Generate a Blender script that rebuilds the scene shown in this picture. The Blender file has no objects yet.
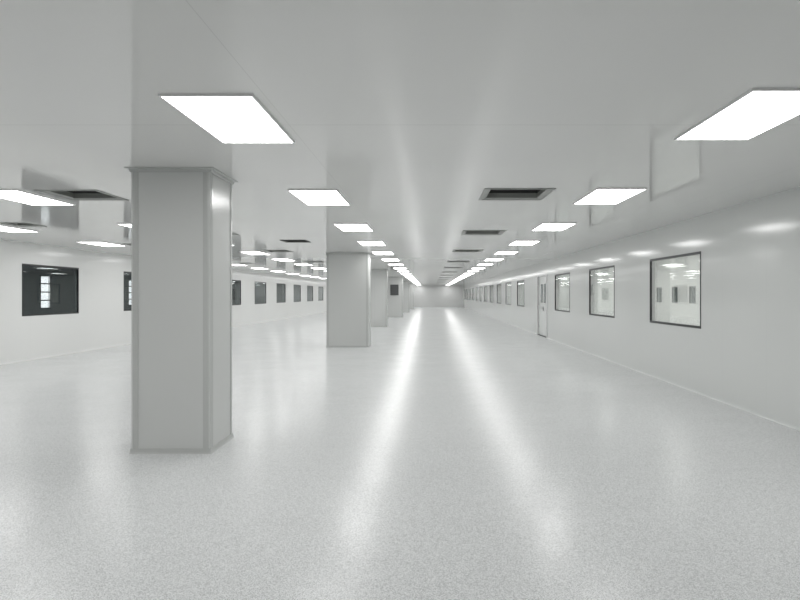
import bpy, bmesh, math
C = bpy.context.scene.collection
sc = bpy.context.scene
PI = math.pi

# ------------------------------------------------------------------ dimensions (metres)
CAM_H = 1.60
CEIL = 2.88
XR, XL = 4.36, -9.85          # faces of the side walls of the hall
XRO, XLO = 7.50, -13.0        # outer walls of the corridors either side
YB, YF = -4.0, 76.8           # wall behind the camera, far end wall
T = 0.09                      # wall thickness
FOCAL_PX, VPX, VPY = 590.0, 430.0, 295.0

# ------------------------------------------------------------------ materials
def new_mat(name):
    m = bpy.data.materials.new(name); m.use_nodes = True
    nt = m.node_tree
    return m, nt, nt.nodes['Principled BSDF']

def mixcol(nt, fac, a, b):
    n = nt.nodes.new('ShaderNodeMix'); n.data_type = 'RGBA'
    nt.links.new(fac, n.inputs['Factor'])
    for s, v in ((n.inputs[6], a), (n.inputs[7], b)):
        if hasattr(v, 'links'): nt.links.new(v, s)
        else: s.default_value = (*v, 1)
    return n.outputs[2]

def math_n(nt, op, a, b=None, clamp=False):
    n = nt.nodes.new('ShaderNodeMath'); n.operation = op; n.use_clamp = clamp
    for i, v in enumerate((a, b)):
        if v is None: continue
        if hasattr(v, 'links'): nt.links.new(v, n.inputs[i])
        else: n.inputs[i].default_value = v
    return n.outputs[0]

def noise(nt, vec, scale, detail=2.0, rough=0.5):
    n = nt.nodes.new('ShaderNodeTexNoise')
    n.inputs['Scale'].default_value = scale; n.inputs['Detail'].default_value = detail
    n.inputs['Roughness'].default_value = rough
    nt.links.new(vec, n.inputs['Vector']); return n.outputs['Fac']

def obj_xyz(nt):
    tc = nt.nodes.new('ShaderNodeTexCoord')
    s = nt.nodes.new('ShaderNodeSeparateXYZ'); nt.links.new(tc.outputs['Object'], s.inputs[0])
    return tc.outputs['Object'], s.outputs[0], s.outputs[1], s.outputs[2]

def seam_mask(nt, coord, offset, pitch, width):
    """1 on a thin joint line every `pitch` metres"""
    a = math_n(nt, 'SUBTRACT', coord, offset - pitch / 2)
    a = math_n(nt, 'FLOORED_MODULO', a, pitch)
    a = math_n(nt, 'SUBTRACT', a, pitch / 2)
    a = math_n(nt, 'ABSOLUTE', a)
    return math_n(nt, 'LESS_THAN', a, width / 2)

def plain(name, col, rough, metal=0.0, spec=0.5, var=0.03, vscale=3.0):
    m, nt, b = new_mat(name)
    vec, *_ = obj_xyz(nt)
    f = noise(nt, vec, vscale, 3.0)
    c1 = tuple(c * (1 - var) for c in col); c2 = tuple(min(1, c * (1 + var)) for c in col)
    nt.links.new(mixcol(nt, f, c1, c2), b.inputs['Base Color'])
    b.inputs['Roughness'].default_value = rough; b.inputs['Metallic'].default_value = metal
    b.inputs['Specular IOR Level'].default_value = spec
    return m

PAINT = (0.80, 0.805, 0.80)

def panel_paint(name, col, rough, seams, wav=0.0006, spec=0.5, seamcol=0.72):
    """glossy painted steel sandwich panels, with fine joints and slight oil-canning"""
    m, nt, b = new_mat(name)
    vec, x, y, z = obj_xyz(nt)
    ax = {'x': x, 'y': y, 'z': z}
    f = noise(nt, vec, 0.35, 2.0)
    col_s = mixcol(nt, f, tuple(c * 0.975 for c in col), tuple(min(1, c * 1.02) for c in col))
    for a, off, pitch, w in seams:
        s = seam_mask(nt, ax[a], off, pitch, w)
        col_s = mixcol(nt, s, col_s, tuple(c * seamcol for c in col))
    nt.links.new(col_s, b.inputs['Base Color'])
    b.inputs['Roughness'].default_value = rough
    b.inputs['Specular IOR Level'].default_value = spec
    bump = nt.nodes.new('ShaderNodeBump'); bump.inputs['Strength'].default_value = 1.0
    bump.inputs['Distance'].default_value = wav
    nt.links.new(noise(nt, vec, 1.6, 1.0), bump.inputs['Height'])
    nt.links.new(bump.outputs[0], b.inputs['Normal'])
    return m

M = {}
M['ceiling'] = panel_paint('ceiling_panel_paint', (0.745, 0.745, 0.732), 0.075, [('x', -1.06, 1.18 * 4, 0.005), ('y', 4.44, 11.6, 0.012)], seamcol=0.86)
M['wall_left'] = panel_paint('left_wall_lit_paint', (0.86, 0.865, 0.855), 0.16, [('y', 1.9, 1.15, 0.004)], seamcol=0.93)  # lighter than the right wall: nearby lamp light and grazing reflection painted in
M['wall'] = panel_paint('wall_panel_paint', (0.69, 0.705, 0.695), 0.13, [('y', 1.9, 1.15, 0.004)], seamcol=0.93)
M['end'] = panel_paint('end_wall_paint', (0.66, 0.665, 0.66), 0.2, [('x', 0.2, 1.15, 0.005)], seamcol=0.9)
M['column'] = panel_paint('column_panel_paint', (0.63, 0.64, 0.63), 0.26, [])
M['column_trim'] = plain('column_trim_paint', (0.52, 0.53, 0.52), 0.22)
M['corridor'] = plain('corridor_white_paint', (0.88, 0.885, 0.87), 0.5)
M['alu'] = plain('aluminium_frame', (0.72, 0.73, 0.73), 0.3, 0.6)
M['black'] = plain('black_window_frame', (0.022, 0.024, 0.026), 0.35)
M['gasket'] = plain('dark_gasket', (0.06, 0.065, 0.065), 0.5)
M['vent_lip'] = plain('vent_lip_metal', (0.30, 0.31, 0.295), 0.35)
M['vent_frame'] = plain('vent_frame_metal', (0.27, 0.28, 0.262), 0.35)
M['vent_dark'] = plain('vent_duct_dark', (0.045, 0.047, 0.045), 0.6)
M['vent_slat'] = plain('vent_slat_metal', (0.16, 0.165, 0.155), 0.45)
M['plastic'] = plain('light_housing', (0.8, 0.8, 0.8), 0.35)
M['board'] = plain('dark_grey_board', (0.10, 0.105, 0.105), 0.4)
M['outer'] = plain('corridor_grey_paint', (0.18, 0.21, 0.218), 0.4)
M['door'] = plain('door_leaf_paint', (0.76, 0.775, 0.765), 0.22)
M['steel'] = plain('brushed_steel', (0.35, 0.36, 0.36), 0.35, 0.9)

# floor: pale vinyl with fine grey and white chips, polished
def floor_mat():
    m, nt, b = new_mat('speckled_vinyl')
    vec, x, y, z = obj_xyz(nt)
    def vor(scale):
        v = nt.nodes.new('ShaderNodeTexVoronoi'); v.inputs['Scale'].default_value = scale
        o = nt.nodes.new('ShaderNodeMapping'); o.inputs['Location'].default_value = (31.37, 17.13, 0.0737)
        o.inputs['Rotation'].default_value = (0.31, 0.17, 0.53)
        nt.links.new(vec, o.inputs['Vector']); nt.links.new(o.outputs[0], v.inputs['Vector'])
        s = nt.nodes.new('ShaderNodeSeparateXYZ'); nt.links.new(v.outputs['Color'], s.inputs[0])
        return s.outputs[0], s.outputs[1]
    r1, r1b = vor(210.0); r2, _ = vor(300.0)
    big = noise(nt, vec, 0.5, 3.0)
    base = mixcol(nt, big, (0.755, 0.768, 0.775), (0.79, 0.802, 0.809))
    c = mixcol(nt, math_n(nt, 'MULTIPLY', math_n(nt, 'GREATER_THAN', r1, 0.68), 0.7), base, (0.44, 0.45, 0.455))
    c = mixcol(nt, math_n(nt, 'MULTIPLY', math_n(nt, 'LESS_THAN', r1, 0.22), 0.6), c, (0.87, 0.875, 0.875))
    c = mixcol(nt, math_n(nt, 'MULTIPLY', math_n(nt, 'GREATER_THAN', r2, 0.82), 0.65), c, (0.36, 0.375, 0.375))
    c = mixcol(nt, math_n(nt, 'MULTIPLY', seam_mask(nt, y, 2.2, 4.0, 0.004), 0.25), c, (0.45, 0.46, 0.455))
    nt.links.new(c, b.inputs['Base Color'])
    rn = noise(nt, vec, 1.1, 4.0, 0.6)
    nt.links.new(math_n(nt, 'ADD', math_n(nt, 'MULTIPLY', rn, 0.10), 0.185), b.inputs['Roughness'])
    b.inputs['Specular IOR Level'].default_value = 0.235
    bump = nt.nodes.new('ShaderNodeBump'); bump.inputs['Strength'].default_value = 1.0
    bump.inputs['Distance'].default_value = 0.006
    mp = nt.nodes.new('ShaderNodeMapping'); mp.inputs['Scale'].default_value = (0.45, 1.0, 1.0); mp.inputs['Location'].default_value = (3.137, 1.713, 0.371)
    nt.links.new(vec, mp.inputs['Vector'])
    nt.links.new(noise(nt, mp.outputs[0], 2.0, 2.0), bump.inputs['Height'])
    nt.links.new(bump.outputs[0], b.inputs['Normal'])
    return m
M['floor'] = floor_mat()

def glass_mat(name, tint):
    m = bpy.data.materials.new(name); m.use_nodes = True
    nt = m.node_tree; nt.nodes.clear()
    out = nt.nodes.new('ShaderNodeOutputMaterial')
    g = nt.nodes.new('ShaderNodeNewGeometry')
    d = nt.nodes.new('ShaderNodeVectorMath'); d.operation = 'DOT_PRODUCT'
    nt.links.new(g.outputs['Normal'], d.inputs[0]); nt.links.new(g.outputs['Incoming'], d.inputs[1])
    c = math_n(nt, 'ABSOLUTE', d.outputs['Value'])
    k = math_n(nt, 'POWER', math_n(nt, 'SUBTRACT', 1.0, c, True), 5.0)
    r = math_n(nt, 'MULTIPLY_ADD', k, 0.955); nt.nodes[-1].inputs[2].default_value = 0.045
    q = math_n(nt, 'SUBTRACT', 1.0, r)
    fac = math_n(nt, 'SUBTRACT', 1.0, math_n(nt, 'POWER', q, 1.15))   # a double-glazed leaf
    tr = nt.nodes.new('ShaderNodeBsdfTransparent'); tr.inputs[0].default_value = (*tint, 1)
    gl = nt.nodes.new('ShaderNodeBsdfGlossy'); gl.inputs['Roughness'].default_value = 0.015
    gl.inputs[0].default_value = (0.95, 0.97, 0.96, 1)
    mx = nt.nodes.new('ShaderNodeMixShader')
    nt.links.new(fac, mx.inputs[0]); nt.links.new(tr.outputs[0], mx.inputs[1]); nt.links.new(gl.outputs[0], mx.inputs[2])
    nt.links.new(mx.outputs[0], out.inputs[0])
    return m
M['glass'] = glass_mat('clear_glass', (0.982, 0.985, 0.98))
M['glass_dark'] = glass_mat('tinted_glass', (0.72, 0.76, 0.77))

def lamp_mat(strength):
    m, nt, b = new_mat('glowing_diffuser')
    b.inputs['Base Color'].default_value = (0.9, 0.9, 0.9, 1)
    b.inputs['Emission Color'].default_value = (1.0, 0.995, 0.985, 1)
    b.inputs['Emission Strength'].default_value = strength
    b.inputs['Roughness'].default_value = 0.5
    return m
M['lamp'] = lamp_mat(10.0)

# ------------------------------------------------------------------ mesh helpers
def obj(name, bm, mats, parent=None):
    bmesh.ops.recalc_face_normals(bm, faces=bm.faces[:])
    me = bpy.data.meshes.new(name); bm.to_mesh(me); bm.free()
    for m in (mats if isinstance(mats, (list, tuple)) else [mats]): me.materials.append(m)
    o = bpy.data.objects.new(name, me); C.objects.link(o)
    if parent is not None: o.parent = parent
    return o

def tag(o, label=None, cat=None, group=None, kind=None):
    if label: o['label'] = label
    if cat: o['category'] = cat
    if group: o['group'] = group
    if kind: o['kind'] = kind
    return o

def empty(name, loc, rz=0.0):
    o = bpy.data.objects.new(name, None); C.objects.link(o)
    o.location = loc; o.rotation_euler = (0, 0, rz); o.empty_display_size = 0.2
    return o

def copy_tree(o, parent=None):
    c = o.copy(); C.objects.link(c)
    if parent is not None: c.parent = parent
    for ch in list(o.children): copy_tree(ch, c)
    return c

def box(bm, x0, x1, y0, y1, z0, z1, bevel=0.0, seg=2):
    vs = [bm.verts.new((x, y, z)) for x in (x0, x1) for y in (y0, y1) for z in (z0, z1)]
    idx = [(0, 1, 3, 2), (4, 6, 7, 5), (0, 4, 5, 1), (2, 3, 7, 6), (0, 2, 6, 4), (1, 5, 7, 3)]
    fs = [bm.faces.new([vs[i] for i in f]) for f in idx]
    if bevel > 0:
        es = list({e for f in fs for e in f.edges})
        bmesh.ops.bevel(bm, geom=es, offset=bevel, segments=seg, profile=0.5, affect='EDGES')
    return fs

def sheet(bm, u0, u1, v0, v1, holes, mapf, thick):
    """a slab with rectangular openings; mapf(u,v,w), w 0..thick"""
    us = sorted({u0, u1, *[h[0] for h in holes], *[h[1] for h in holes]})
    vs = sorted({v0, v1, *[h[2] for h in holes], *[h[3] for h in holes]})
    us = [u for u in us if u0 <= u <= u1]; vs = [v for v in vs if v0 <= v <= v1]
    cache = {}
    def V(i, j, w):
        k = (i, j, w)
        if k not in cache: cache[k] = bm.verts.new(mapf(us[i], vs[j], thick * w))
        return cache[k]
    nu, nv = len(us) - 1, len(vs) - 1
    def solid(i, j):
        if not (0 <= i < nu and 0 <= j < nv): return False
        cu, cv = (us[i] + us[i + 1]) / 2, (vs[j] + vs[j + 1]) / 2
        return not any(h[0] < cu < h[1] and h[2] < cv < h[3] for h in holes)
    for i in range(nu):
        for j in range(nv):
            if not solid(i, j): continue
            for w in (0, 1):
                bm.faces.new([V(i, j, w), V(i + 1, j, w), V(i + 1, j + 1, w), V(i, j + 1, w)])
            if not solid(i - 1, j): bm.faces.new([V(i, j, 0), V(i, j, 1), V(i, j + 1, 1), V(i, j + 1, 0)])
            if not solid(i + 1, j): bm.faces.new([V(i + 1, j, 0), V(i + 1, j, 1), V(i + 1, j + 1, 1), V(i + 1, j + 1, 0)])
            if not solid(i, j - 1): bm.faces.new([V(i, j, 0), V(i, j, 1), V(i + 1, j, 1), V(i + 1, j, 0)])
            if not solid(i, j + 1): bm.faces.new([V(i, j + 1, 0), V(i, j + 1, 1), V(i + 1, j + 1, 1), V(i + 1, j + 1, 0)])

def ring(bm, prof, hx, hy):
    """sweep a profile [(inset, z)...] round a rectangle of half size hx, hy (closed profile)"""
    loops = []
    for ins, z in prof:
        loops.append([bm.verts.new((sx * (hx - ins), sy * (hy - ins), z)) for sx, sy in ((-1, -1), (1, -1), (1, 1), (-1, 1))])
    n = len(loops)
    for i in range(n):
        a, b = loops[i], loops[(i + 1) % n]
        for k in range(4):
            bm.faces.new([a[k], a[(k + 1) % 4], b[(k + 1) % 4], b[k]])

def extrude_y(bm, prof, y0, y1):
    a = [bm.verts.new((x, y0, z)) for x, z in prof]; b = [bm.verts.new((x, y1, z)) for x, z in prof]
    n = len(prof)
    for i in range(n): bm.faces.new([a[i], a[(i + 1) % n], b[(i + 1) % n], b[i]])
    bm.faces.new(a); bm.faces.new(b[::-1])

def smooth(o, ang=35):
    for p in o.data.polygons: p.use_smooth = True
    o.data.set_sharp_from_angle(angle=math.radians(ang))

ORD = ['nearest', 'second', 'third', 'fourth', 'fifth', 'sixth', 'seventh', 'eighth', 'ninth', 'tenth', 'eleventh',
       'twelfth', 'thirteenth', 'fourteenth']

# ------------------------------------------------------------------ layout lists
WZ0, WZ1 = 1.055, 2.305
LZ0, LZ1 = 1.085, 2.36                       # window sill and head of the hall windows
right_y = [9.49 + 4.45 * k for k in range(15) if k != 3]
left_y = [14.24 + 4.73 * k for k in range(-2, 13)]
WW = 2.20
LW = 2.30
DOOR = (21.95, 23.9, 2.38)
LIGHT_L, LIGHT_W = 1.17, 0.605
rows = {'A': 2.295, 'B': -1.425, 'C': -5.30, 'D': -8.16}
vent_y = [7.06, 11.65, 16.67, 22.1, 27.2, 32.4, 37.6, 42.7, 47.8, 52.9, 58.0, 63.1]
vents = []                                     # x centre, y centre, size, row
for i, y in enumerate(vent_y): vents.append((1.085, y + 0.445, 0.86, 'P', i))
for i, y in enumerate(vent_y[:8]): vents.append((-4.44, y + 0.50, 0.77, 'Q', i))
vents.append((-3.19, 14.0, 0.60, 'S', 0))
for i, y in enumerate([10.7, 14.95, 19.3, 23.7]): vents.append((-7.40, y, 0.55, 'R', i))

# ------------------------------------------------------------------ the shell
bm = bmesh.new(); box(bm, XLO - T, XRO + T, YB - T, YF + T, -0.1, 0.0)
tag(obj('floor', bm, M['floor']), 'glossy pale grey speckled vinyl floor running the whole hall', 'floor', kind='structure')

bm = bmesh.new()
holes = []
for x, y, s, r, i in vents:
    h = s / 2 - 0.035
    holes.append((x - h, x + h, y - h, y + h))
sheet(bm, XLO - T, XRO + T, YB - T, YF + T, holes, lambda u, v, w: (u, v, CEIL + w), 0.06)
tag(obj('ceiling', bm, M['ceiling']), 'glossy off-white panel ceiling over the hall', 'ceiling', kind='structure')

holes = [(y, y + WW, WZ0, WZ1) for y in right_y] + [(DOOR[0], DOOR[1], 0.0, DOOR[2])]
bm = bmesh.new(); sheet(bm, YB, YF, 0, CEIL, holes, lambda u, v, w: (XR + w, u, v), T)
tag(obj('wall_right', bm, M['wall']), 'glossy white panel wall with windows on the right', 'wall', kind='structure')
holes = [(y, y + LW, LZ0, LZ1) for y in left_y]
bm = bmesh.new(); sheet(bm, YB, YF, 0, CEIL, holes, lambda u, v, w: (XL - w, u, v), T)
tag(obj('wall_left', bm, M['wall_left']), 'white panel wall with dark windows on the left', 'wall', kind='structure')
bm = bmesh.new(); box(bm, XLO, XRO, YF, YF + T, 0, CEIL)
tag(obj('wall_far', bm, M['end']), 'white wall closing the far end of the hall', 'wall', kind='structure')
bm = bmesh.new(); box(bm, XLO, XRO, YB - T, YB, 0, CEIL)
tag(obj('wall_behind', bm, M['end']), 'white wall behind the camera', 'wall', kind='structure')

# corridor behind the right wall: small dark view windows opposite the first hall window
view_y = [16.86, 18.08, 19.30]
view_holes = [(y - 0.20, y + 0.20, 1.36, 1.85) for y in view_y]
bm = bmesh.new(); sheet(bm, YB, YF, 0, CEIL, view_holes, lambda u, v, w: (XRO + w, u, v), T)
tag(obj('wall_corridor', bm, M['corridor']), 'white corridor wall seen through the right windows', 'wall', kind='structure')
# corridor behind the left wall, with narrow windows to the daylight
OUT = [19.68 + 5.75 * k for k in range(-2, 8)]
out_holes = [(y, y + 0.56, 1.14, 2.26) for y in OUT]
bm = bmesh.new(); sheet(bm, YB, YF, 0, CEIL, out_holes, lambda u, v, w: (XLO - w, u, v), T)
tag(obj('wall_outer', bm, M['outer']), 'dark grey corridor wall behind the left windows', 'wall', kind='structure')

# skirtings
def base_seg(bm, x, s, y0, y1):
    prof = [(x, 0), (x, 0.040), (x + s * 0.004, 0.040), (x + s * 0.006, 0.034), (x + s * 0.006, 0.014), (x + s * 0.010, 0.004), (x + s * 0.012, 0)]
    extrude_y(bm, prof, y0, y1)
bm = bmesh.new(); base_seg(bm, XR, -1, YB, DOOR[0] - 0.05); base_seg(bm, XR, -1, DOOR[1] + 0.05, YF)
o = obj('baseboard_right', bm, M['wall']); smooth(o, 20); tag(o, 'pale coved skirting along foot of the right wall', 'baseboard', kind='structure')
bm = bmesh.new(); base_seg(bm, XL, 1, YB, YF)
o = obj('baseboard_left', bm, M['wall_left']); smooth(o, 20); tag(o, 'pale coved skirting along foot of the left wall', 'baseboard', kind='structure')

# ------------------------------------------------------------------ windows
def window_parts(root, s, w, z0, z1, glass, f=0.042, fv=0.026, mat='black', dep=0.010, double=False):
    """root at the opening's centre on the wall face; s = direction into the wall (+x or -x)"""
    h = (z1 - z0) / 2
    def bars(bm, a, b, fh, fw):
        xs = sorted((s * a, s * b))
        for (a0, a1, b0, b1) in ((-w / 2, w / 2, h - fh, h), (-w / 2, w / 2, -h, -h + fh), (-w / 2, -w / 2 + fw, -h + fh, h - fh), (w / 2 - fw, w / 2, -h + fh, h - fh)):
            box(bm, xs[0], xs[1], a0, a1, b0, b1, 0.003, 1)
    bm = bmesh.new(); bars(bm, -0.008, 0.028, f, fv)
    obj('frame', bm, M[mat], root)
    bm = bmesh.new(); bars(bm, 0.028, T + 0.004, 0.012, 0.012)
    obj('reveal_lining', bm, M['alu'], root)
    def pane(name, d, tilt=0.0):
        bm = bmesh.new(); xs = sorted((s * d, s * (d + 0.008)))
        box(bm, xs[0], xs[1], -w / 2 + fv - 0.008, w / 2 - fv + 0.008, -h + f - 0.008, h - f + 0.008)
        if tilt:
            for v in bm.verts: v.co.x += v.co.z * tilt
        obj(name, bm, M[glass], root)
    pane('pane', dep)
    if double: pane('inner_pane', 0.06, 0.006)

wn = 0
protoR = protoL = None
zc = (WZ0 + WZ1) / 2; zl = (LZ0 + LZ1) / 2
for i, y in enumerate(right_y):
    wn += 1
    if protoR is None:
        r = protoR = empty('window_%d' % wn, (XR, y + WW / 2, zc)); window_parts(r, 1, WW, WZ0, WZ1, 'glass', double=True)
    else:
        r = copy_tree(protoR); r.name = 'window_%d' % wn; r.location = (XR, y + WW / 2, zc)
    if i < 9:
        lab = '%s black-framed window on the right wall%s' % (ORD[i], ', just before the door' if i == 2 else ', just past the door' if i == 3 else '')
        tag(r, lab, 'window', 'windows in the right wall', 'structure')
    else:
        tag(r, 'tiny far-off window near the end of the right wall', 'window', 'windows in the right wall', 'structure')
vis = 0
for i, y in enumerate(left_y):
    wn += 1
    if protoL is None:
        r = protoL = empty('window_%d' % wn, (XL, y + LW / 2, zl)); window_parts(r, -1, LW, LZ0, LZ1, 'glass_dark', f=0.04, fv=0.035, dep=0.012)
    else:
        r = copy_tree(protoL); r.name = 'window_%d' % wn; r.location = (XL, y + LW / 2, zl)
    k = i - 2
    labs = {0: 'large dark window on left wall, left of the nearest column', 1: 'dark window on left wall, half hidden by nearest column',
            3: 'dark window on left wall, peeking out right of nearest column'}
    if k in labs: lab = labs[k]
    elif 4 <= k <= 8: lab = '%s full dark window on left wall between the two nearest columns' % ('first', 'second', 'third', 'fourth', 'fifth')[k - 4]
    else: lab = 'dark left wall window out of view'
    tag(r, lab, 'window', 'dark windows in the left wall', 'structure')
for i, y in enumerate(view_y):
    wn += 1
    r = empty('window_%d' % wn, (XRO, y, 1.605)); window_parts(r, 1, 0.40, 1.36, 1.85, 'glass_dark', f=0.015, fv=0.012, mat='gasket')
    bm = bmesh.new(); box(bm, 0.06, 0.075, -0.18, 0.18, -0.225, 0.225); obj('blind', bm, M['gasket'], r)
    tag(r, 'small dark view window in corridor wall, %s of three inside nearest right window' % ('right one', 'middle one', 'left one')[i], 'window', 'corridor view windows', 'structure')
protoO = None
for i, y in enumerate(OUT):
    wn += 1
    if protoO is None:
        r = protoO = empty('window_%d' % wn, (XLO, y + 0.28, 1.70)); window_parts(r, -1, 0.56, 1.14, 2.26, 'glass', f=0.035, fv=0.03, mat='gasket')
        bm = bmesh.new()
        for k in range(1, 4): box(bm, -0.06, 0.0, -0.25, 0.25, -0.56 + 0.28 * k - 0.02, -0.56 + 0.28 * k + 0.02)
        obj('mullions', bm, M['gasket'], r)
    else:
        r = copy_tree(protoO); r.name = 'window_%d' % wn; r.location = (XLO, y + 0.28, 1.70)
    lab = {2: 'narrow daylit corridor window seen through large left window', 3: 'narrow daylit corridor window seen through half-hidden left window'}.get(i, 'narrow daylit corridor window behind the left wall windows')
    tag(r, lab, 'window', 'narrow corridor windows', 'structure')

# ------------------------------------------------------------------ double door in the right wall
d = empty('door_1', (XR, (DOOR[0] + DOOR[1]) / 2, 0))
tag(d, 'white double door with two slim view windows in right wall', 'door', kind='structure')
hw, hh = (DOOR[1] - DOOR[0]) / 2, DOOR[2]
bm = bmesh.new()
box(bm, -0.02, T + 0.005, -hw, -hw + 0.05, 0, hh); box(bm, -0.02, T + 0.005, hw - 0.05, hw, 0, hh); box(bm, -0.02, T + 0.005, -hw + 0.05, hw - 0.05, hh - 0.05, hh)
obj('frame', bm, M['alu'], d)
bm = bmesh.new(); box(bm, 0.0, T, -hw + 0.05, hw - 0.05, 0, 0.02); obj('threshold', bm, M['gasket'], d)
lw = hw - 0.055
for sgn in (-1, 1):
    y0, y1 = sorted((sgn * 0.004, sgn * lw))
    wy = sgn * 0.30
    bm = bmesh.new()
    sheet(bm, y0, y1, 0.022, hh - 0.055, [(wy - 0.11, wy + 0.11, 1.33, 2.0)], lambda u, v, w: (0.045 + w, u, v), 0.04)
    leaf = obj('leaf', bm, M['door'], d)
    bm = bmesh.new(); box(bm, 0.06, 0.07, wy - 0.11, wy + 0.11, 1.33, 2.0); obj('pane', bm, M['glass_dark'], leaf)
    bm = bmesh.new()
    for (a0, a1, b0, b1) in ((wy - 0.13, wy + 0.13, 2.0, 2.025), (wy - 0.13, wy + 0.13, 1.305, 1.33), (wy - 0.13, wy - 0.11, 1.33, 2.0), (wy + 0.11, wy + 0.13, 1.33, 2.0)):
        box(bm, 0.036, 0.046, a0, a1, b0, b1)
    obj('window_trim', bm, M['gasket'], leaf)
    bm = bmesh.new(); hy = sgn * 0.07
    box(bm, 0.036, 0.046, hy - 0.025, hy + 0.025, 0.98, 1.16, 0.004, 1)
    ya, yb = sorted((hy - sgn * 0.01, hy + sgn * 0.13)); box(bm, -0.012, 0.006, ya, yb, 1.055, 1.075, 0.006, 2)
    box(bm, 0.0, 0.04, hy - 0.01, hy + 0.01, 1.055, 1.075)
    obj('handle', bm, M['steel'], leaf)
    bm = bmesh.new()
    for hz in (0.3, 1.2, 2.0): box(bm, 0.034, 0.046, sgn * lw - 0.012, sgn * lw + 0.012, hz, hz + 0.1)
    obj('hinges', bm, M['steel'], leaf)

# ------------------------------------------------------------------ columns
def column(x0, x1, y0, y1, label):
    cx, cy = (x0 + x1) / 2, (y0 + y1) / 2; hx, hy = (x1 - x0) / 2, (y1 - y0) / 2
    r = empty('column', (cx, cy, 0)); tag(r, label, 'column', 'clad columns down the left of the aisle')
    g = 0.075
    bm = bmesh.new(); i = 0.006
    # clad body: four flat panels, set back a little from the corner profiles
    box(bm, -hx + i, hx - i, -hy + i, hy - i, 0, CEIL)
    obj('shaft', bm, M['column'], r)
    for sx, sy in ((-1, -1), (1, -1), (1, 1), (-1, 1)):
        pts = []
        c = (sx * (hx - g), sy * (hy - g))
        # L-shaped cover with a rounded nose
        rr = 0.04
        P = [(0, 0), (g, 0)]
        for k in range(7):
            a = PI / 2 * k / 6
            P.append((g - rr + rr * math.cos(a), g - rr + rr * math.sin(a)))
        P.append((0, g))
        bm = bmesh.new()
        lo = [bm.verts.new((c[0] + sx * p[0], c[1] + sy * p[1], 0.001)) for p in P]
        hi = [bm.verts.new((c[0] + sx * p[0], c[1] + sy * p[1], CEIL - 0.001)) for p in P]
        n = len(P)
        for k in range(n): bm.faces.new([lo[k], lo[(k + 1) % n], hi[(k + 1) % n], hi[k]])
        bm.faces.new(lo); bm.faces.new(hi)
        o = obj('corner_trim', bm, M['column_trim'], r); smooth(o, 30)
    bm = bmesh.new()
    ring(bm, [(-0.045, CEIL - 0.001), (-0.045, CEIL - 0.006), (-0.012, CEIL - 0.012), (-0.006, CEIL - 0.04), (0.004, CEIL - 0.04), (0.004, CEIL - 0.001)], hx, hy)
    obj('ceiling_collar', bm, M['column_trim'], r)
    bm = bmesh.new()
    ring(bm, [(-0.012, 0.0), (-0.010, 0.005), (-0.004, 0.015), (-0.002, 0.05), (0.01, 0.05), (0.01, 0.0)], hx, hy)
    obj('base_cove', bm, M['column_trim'], r)
    return r
column(-3.02, -2.215, 5.95, 6.63, 'large white clad column nearest the camera, left foreground')
column(-3.17, -1.87, 18.0, 18.7, 'second white column, just right of the nearest one')
column(-3.3, -2.15, 29.6, 30.3, 'third white column, partly hidden behind the second')
column(-3.2, -1.94, 42.0, 42.7, 'fourth white column, carrying a dark square board')
column(-3.2, -1.9, 54.0, 54.7, 'small distant white column just past the one with the board')
column(-3.2, -1.8, 66.0, 66.7, 'farthest white column near the end wall')
b = empty('wall_board', (-2.53, 41.992, 1.6)); tag(b, 'small dark grey board mounted on front of the fourth column', 'board')
bm = bmesh.new(); box(bm, -0.27, 0.27, -0.02, 0.0, 0.0, 0.72, 0.004, 1); obj('panel', bm, M['board'], b)
bm = bmesh.new()
for a in ((-0.29, 0.29, 0.70, 0.735), (-0.29, 0.29, -0.015, 0.02), (-0.29, -0.26, 0.02, 0.70), (0.26, 0.29, 0.02, 0.70)):
    box(bm, a[0], a[1], -0.028, 0.002, a[2], a[3])
obj('frame', bm, M['gasket'], b)

# ------------------------------------------------------------------ ceiling lights
def make_light():
    r = empty('ceiling_light', (0, 0, CEIL))
    bm = bmesh.new(); hx, hy = LIGHT_W / 2, LIGHT_L / 2
    ring(bm, [(0, 0.001), (0, -0.014), (0.003, -0.017), (0.014, -0.017), (0.014, 0.001)], hx, hy)
    obj('frame', bm, M['plastic'], r)
    bm = bmesh.new()
    fs = box(bm, -hx + 0.012, hx - 0.012, -hy + 0.012, hy - 0.012, -0.013, -0.004)
    for f in fs: f.material_index = 1 if f.calc_center_median().z < -0.0125 else 0
    obj('diffuser', bm, [M['plastic'], M['lamp']], r)
    return r
light0 = make_light(); used = [False]
def put_light(x, y, label, group):
    o = light0 if not used[0] else copy_tree(light0); used[0] = True
    o.location = (x, y, CEIL)
    o['label'] = label; o['category'] = 'light'; o['group'] = group
    return o
Y0, PITCH = 4.28, 3.40
rowname = {'A': 'right of centre', 'B': 'left of centre', 'C': 'left of the columns', 'D': 'beside the left wall'}
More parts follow.
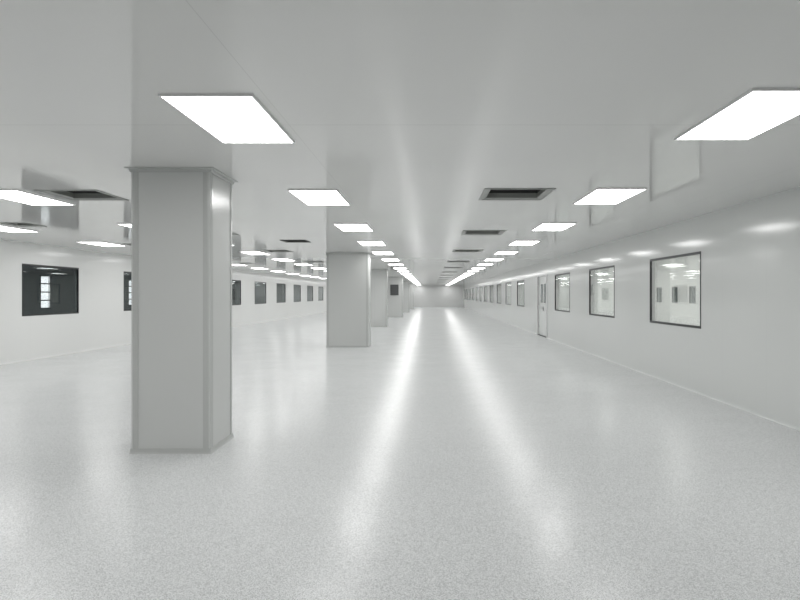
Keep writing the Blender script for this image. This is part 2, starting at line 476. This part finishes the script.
for rk, x in rows.items():
    g = 'ceiling lights in the row ' + rowname[rk]
    n = -1
    for k in range(-1, 22):
        y = Y0 + PITCH * k + {'A': -0.05, 'B': 0.05, 'C': 0.05, 'D': 0.22}[rk]
        px = VPX + FOCAL_PX * x / y if y > 0.5 else None
        if px is None or px < -25 or px > 830 or (y < 2.5):
            lab = 'ceiling light panel in the row %s, above and outside the picture' % rowname[rk]
        elif rk in 'AB':
            n += 1
            if n <= 8: lab = '%s glowing ceiling panel in the light row %s' % (ORD[n], rowname[rk])
            else: lab = 'distant glowing panel merging into a strip, light row %s' % rowname[rk]
        elif rk == 'C':
            lab = {1: 'glowing ceiling panel at left picture edge, in front of nearest left vent',
                   2: 'glowing ceiling panel mostly hidden by left edge of nearest column',
                   4: 'ceiling panel just right of nearest column, nearer of two light rows',
                   5: 'second ceiling panel right of nearest column, nearer of two light rows',
                   6: 'third ceiling panel right of nearest column, nearer of two light rows',
                   7: 'fourth ceiling panel right of nearest column, nearer of two light rows'}.get(k, 'ceiling light left of the columns, hidden behind a column')
        else:
            lab = {2: 'glowing ceiling panel at left picture edge, beside small dark vent',
                   3: 'glowing ceiling panel near left wall, above the half-hidden window'}.get(k)
            if lab is None and 6 <= k <= 11:
                lab = '%s ceiling panel right of nearest column, light row along left wall' % ('first', 'second', 'third', 'fourth', 'fifth', 'sixth')[k - 6]
            if lab is None: lab = 'ceiling light beside the left wall, hidden behind a column'
        put_light(x, y, lab, g)
# unseen lamps added to brighten the corridor behind the right windows
for k in range(19):
    put_light(6.3, 7.0 + 2.7 * k, 'added unseen light brightening the corridor behind the right wall', 'added corridor lights')

# ------------------------------------------------------------------ ceiling vents
def make_vent(s, dark=False):
    r = empty('air_vent', (0, 0, CEIL)); h = s / 2
    bm = bmesh.new()
    ring(bm, [(0, 0.0), (0.002, -0.009), (0.034, -0.009), (0.036, 0.0)], h, h); obj('lip', bm, M['vent_dark' if dark else 'vent_lip'], r)
    bm = bmesh.new()
    i1 = s * 0.105
    ring(bm, [(0.034, -0.006), (i1, 0.012), (i1 - 0.004, 0.075), (i1 - 0.012, 0.075), (i1 - 0.012, 0.02), (0.034, 0.004)], h, h); obj('frame', bm, M['vent_dark' if dark else 'vent_frame'], r)
    q = h - i1
    bm = bmesh.new()
    ring(bm, [(-0.012, 0.076), (-0.012, 0.24), (0.0, 0.24), (0.0, 0.076)], q, q)
    box(bm, -q - 0.012, q + 0.012, -q - 0.012, q + 0.012, 0.24, 0.25)
    obj('duct', bm, M['vent_dark'], r)
    bm = bmesh.new(); n = 9
    for k in range(n):
        yy = -q + (k + 0.5) * 2 * q / n
        w = 0.5 * 2 * q / n
        v = [bm.verts.new(p) for p in ((-q, yy - w * 0.75, 0.10), (q, yy - w * 0.75, 0.10), (q, yy + w * 0.75, 0.13), (-q, yy + w * 0.75, 0.13),
                                       (-q, yy - w * 0.75, 0.103), (q, yy - w * 0.75, 0.103), (q, yy + w * 0.75, 0.133), (-q, yy + w * 0.75, 0.133))]
        for f in ((0, 1, 2, 3), (4, 7, 6, 5), (0, 4, 5, 1), (1, 5, 6, 2), (2, 6, 7, 3), (3, 7, 4, 0)): bm.faces.new([v[a] for a in f])
    obj('louvre', bm, M['vent_slat'], r)
    return r
proto_v = {}
for x, y, s, rk, i in vents:
    if s in proto_v: o = copy_tree(proto_v[s])
    else: o = proto_v[s] = make_vent(s, rk == 'S')
    o.location = (x, y, CEIL)
    o['category'] = 'vent'
    if rk == 'P':
        o['group'] = 'vents down the middle of the ceiling'
        o['label'] = ('%s recessed grey air vent in the row down mid ceiling' % ORD[i]) if i < 7 else 'tiny distant air vent far down the mid ceiling row'
    elif rk == 'Q':
        o['group'] = 'vents left of the columns'
        o['label'] = {0: 'large grey air vent in ceiling just left of nearest column', 2: 'thin grey air vent in ceiling between columns, behind the black one',
                      3: 'small grey air vent in ceiling close to second column, left side'}.get(i, 'air vent left of the columns, hidden behind a column')
    elif rk == 'S':
        o['label'] = 'small black air vent in ceiling between nearest and second column'
    else:
        o['group'] = 'small vents near the left wall'
        o['label'] = {0: 'small dark air vent at left picture edge, beside a light panel', 1: 'small dark air vent in ceiling touching left edge of nearest column',
                      3: 'faint small air vent in ceiling near left wall, right of nearest column'}.get(i, 'small air vent hidden behind the nearest column')

# ------------------------------------------------------------------ daylight outside
w = bpy.data.worlds.new('World'); sc.world = w; w.use_nodes = True
bg = w.node_tree.nodes['Background']; bg.inputs[0].default_value = (1.0, 0.96, 0.97, 1); bg.inputs[1].default_value = 2.2

# ------------------------------------------------------------------ camera
cd = bpy.data.cameras.new('camera'); cam = bpy.data.objects.new('camera', cd); C.objects.link(cam)
cam.location = (0, 0, CAM_H); cam.rotation_euler = (PI / 2, 0, 0)
cd.sensor_fit = 'HORIZONTAL'; cd.sensor_width = 36.0; cd.lens = FOCAL_PX / 800 * 36.0
cd.shift_x = -(VPX - 400) / 800; cd.shift_y = -(300 - VPY) / 800
cd.clip_end = 300; cd.clip_start = 0.05
sc.camera = cam

sc.view_settings.view_transform = 'Standard'; sc.view_settings.look = 'None'
sc.view_settings.gamma = 1.0; sc.view_settings.use_curve_mapping = False
sc.view_settings.exposure = 0.0
try:
    sc.cycles.sample_clamp_indirect = 2.0; sc.cycles.max_bounces = 14; sc.cycles.diffuse_bounces = 10; sc.cycles.glossy_bounces = 8; sc.cycles.transparent_max_bounces = 16
except Exception: pass
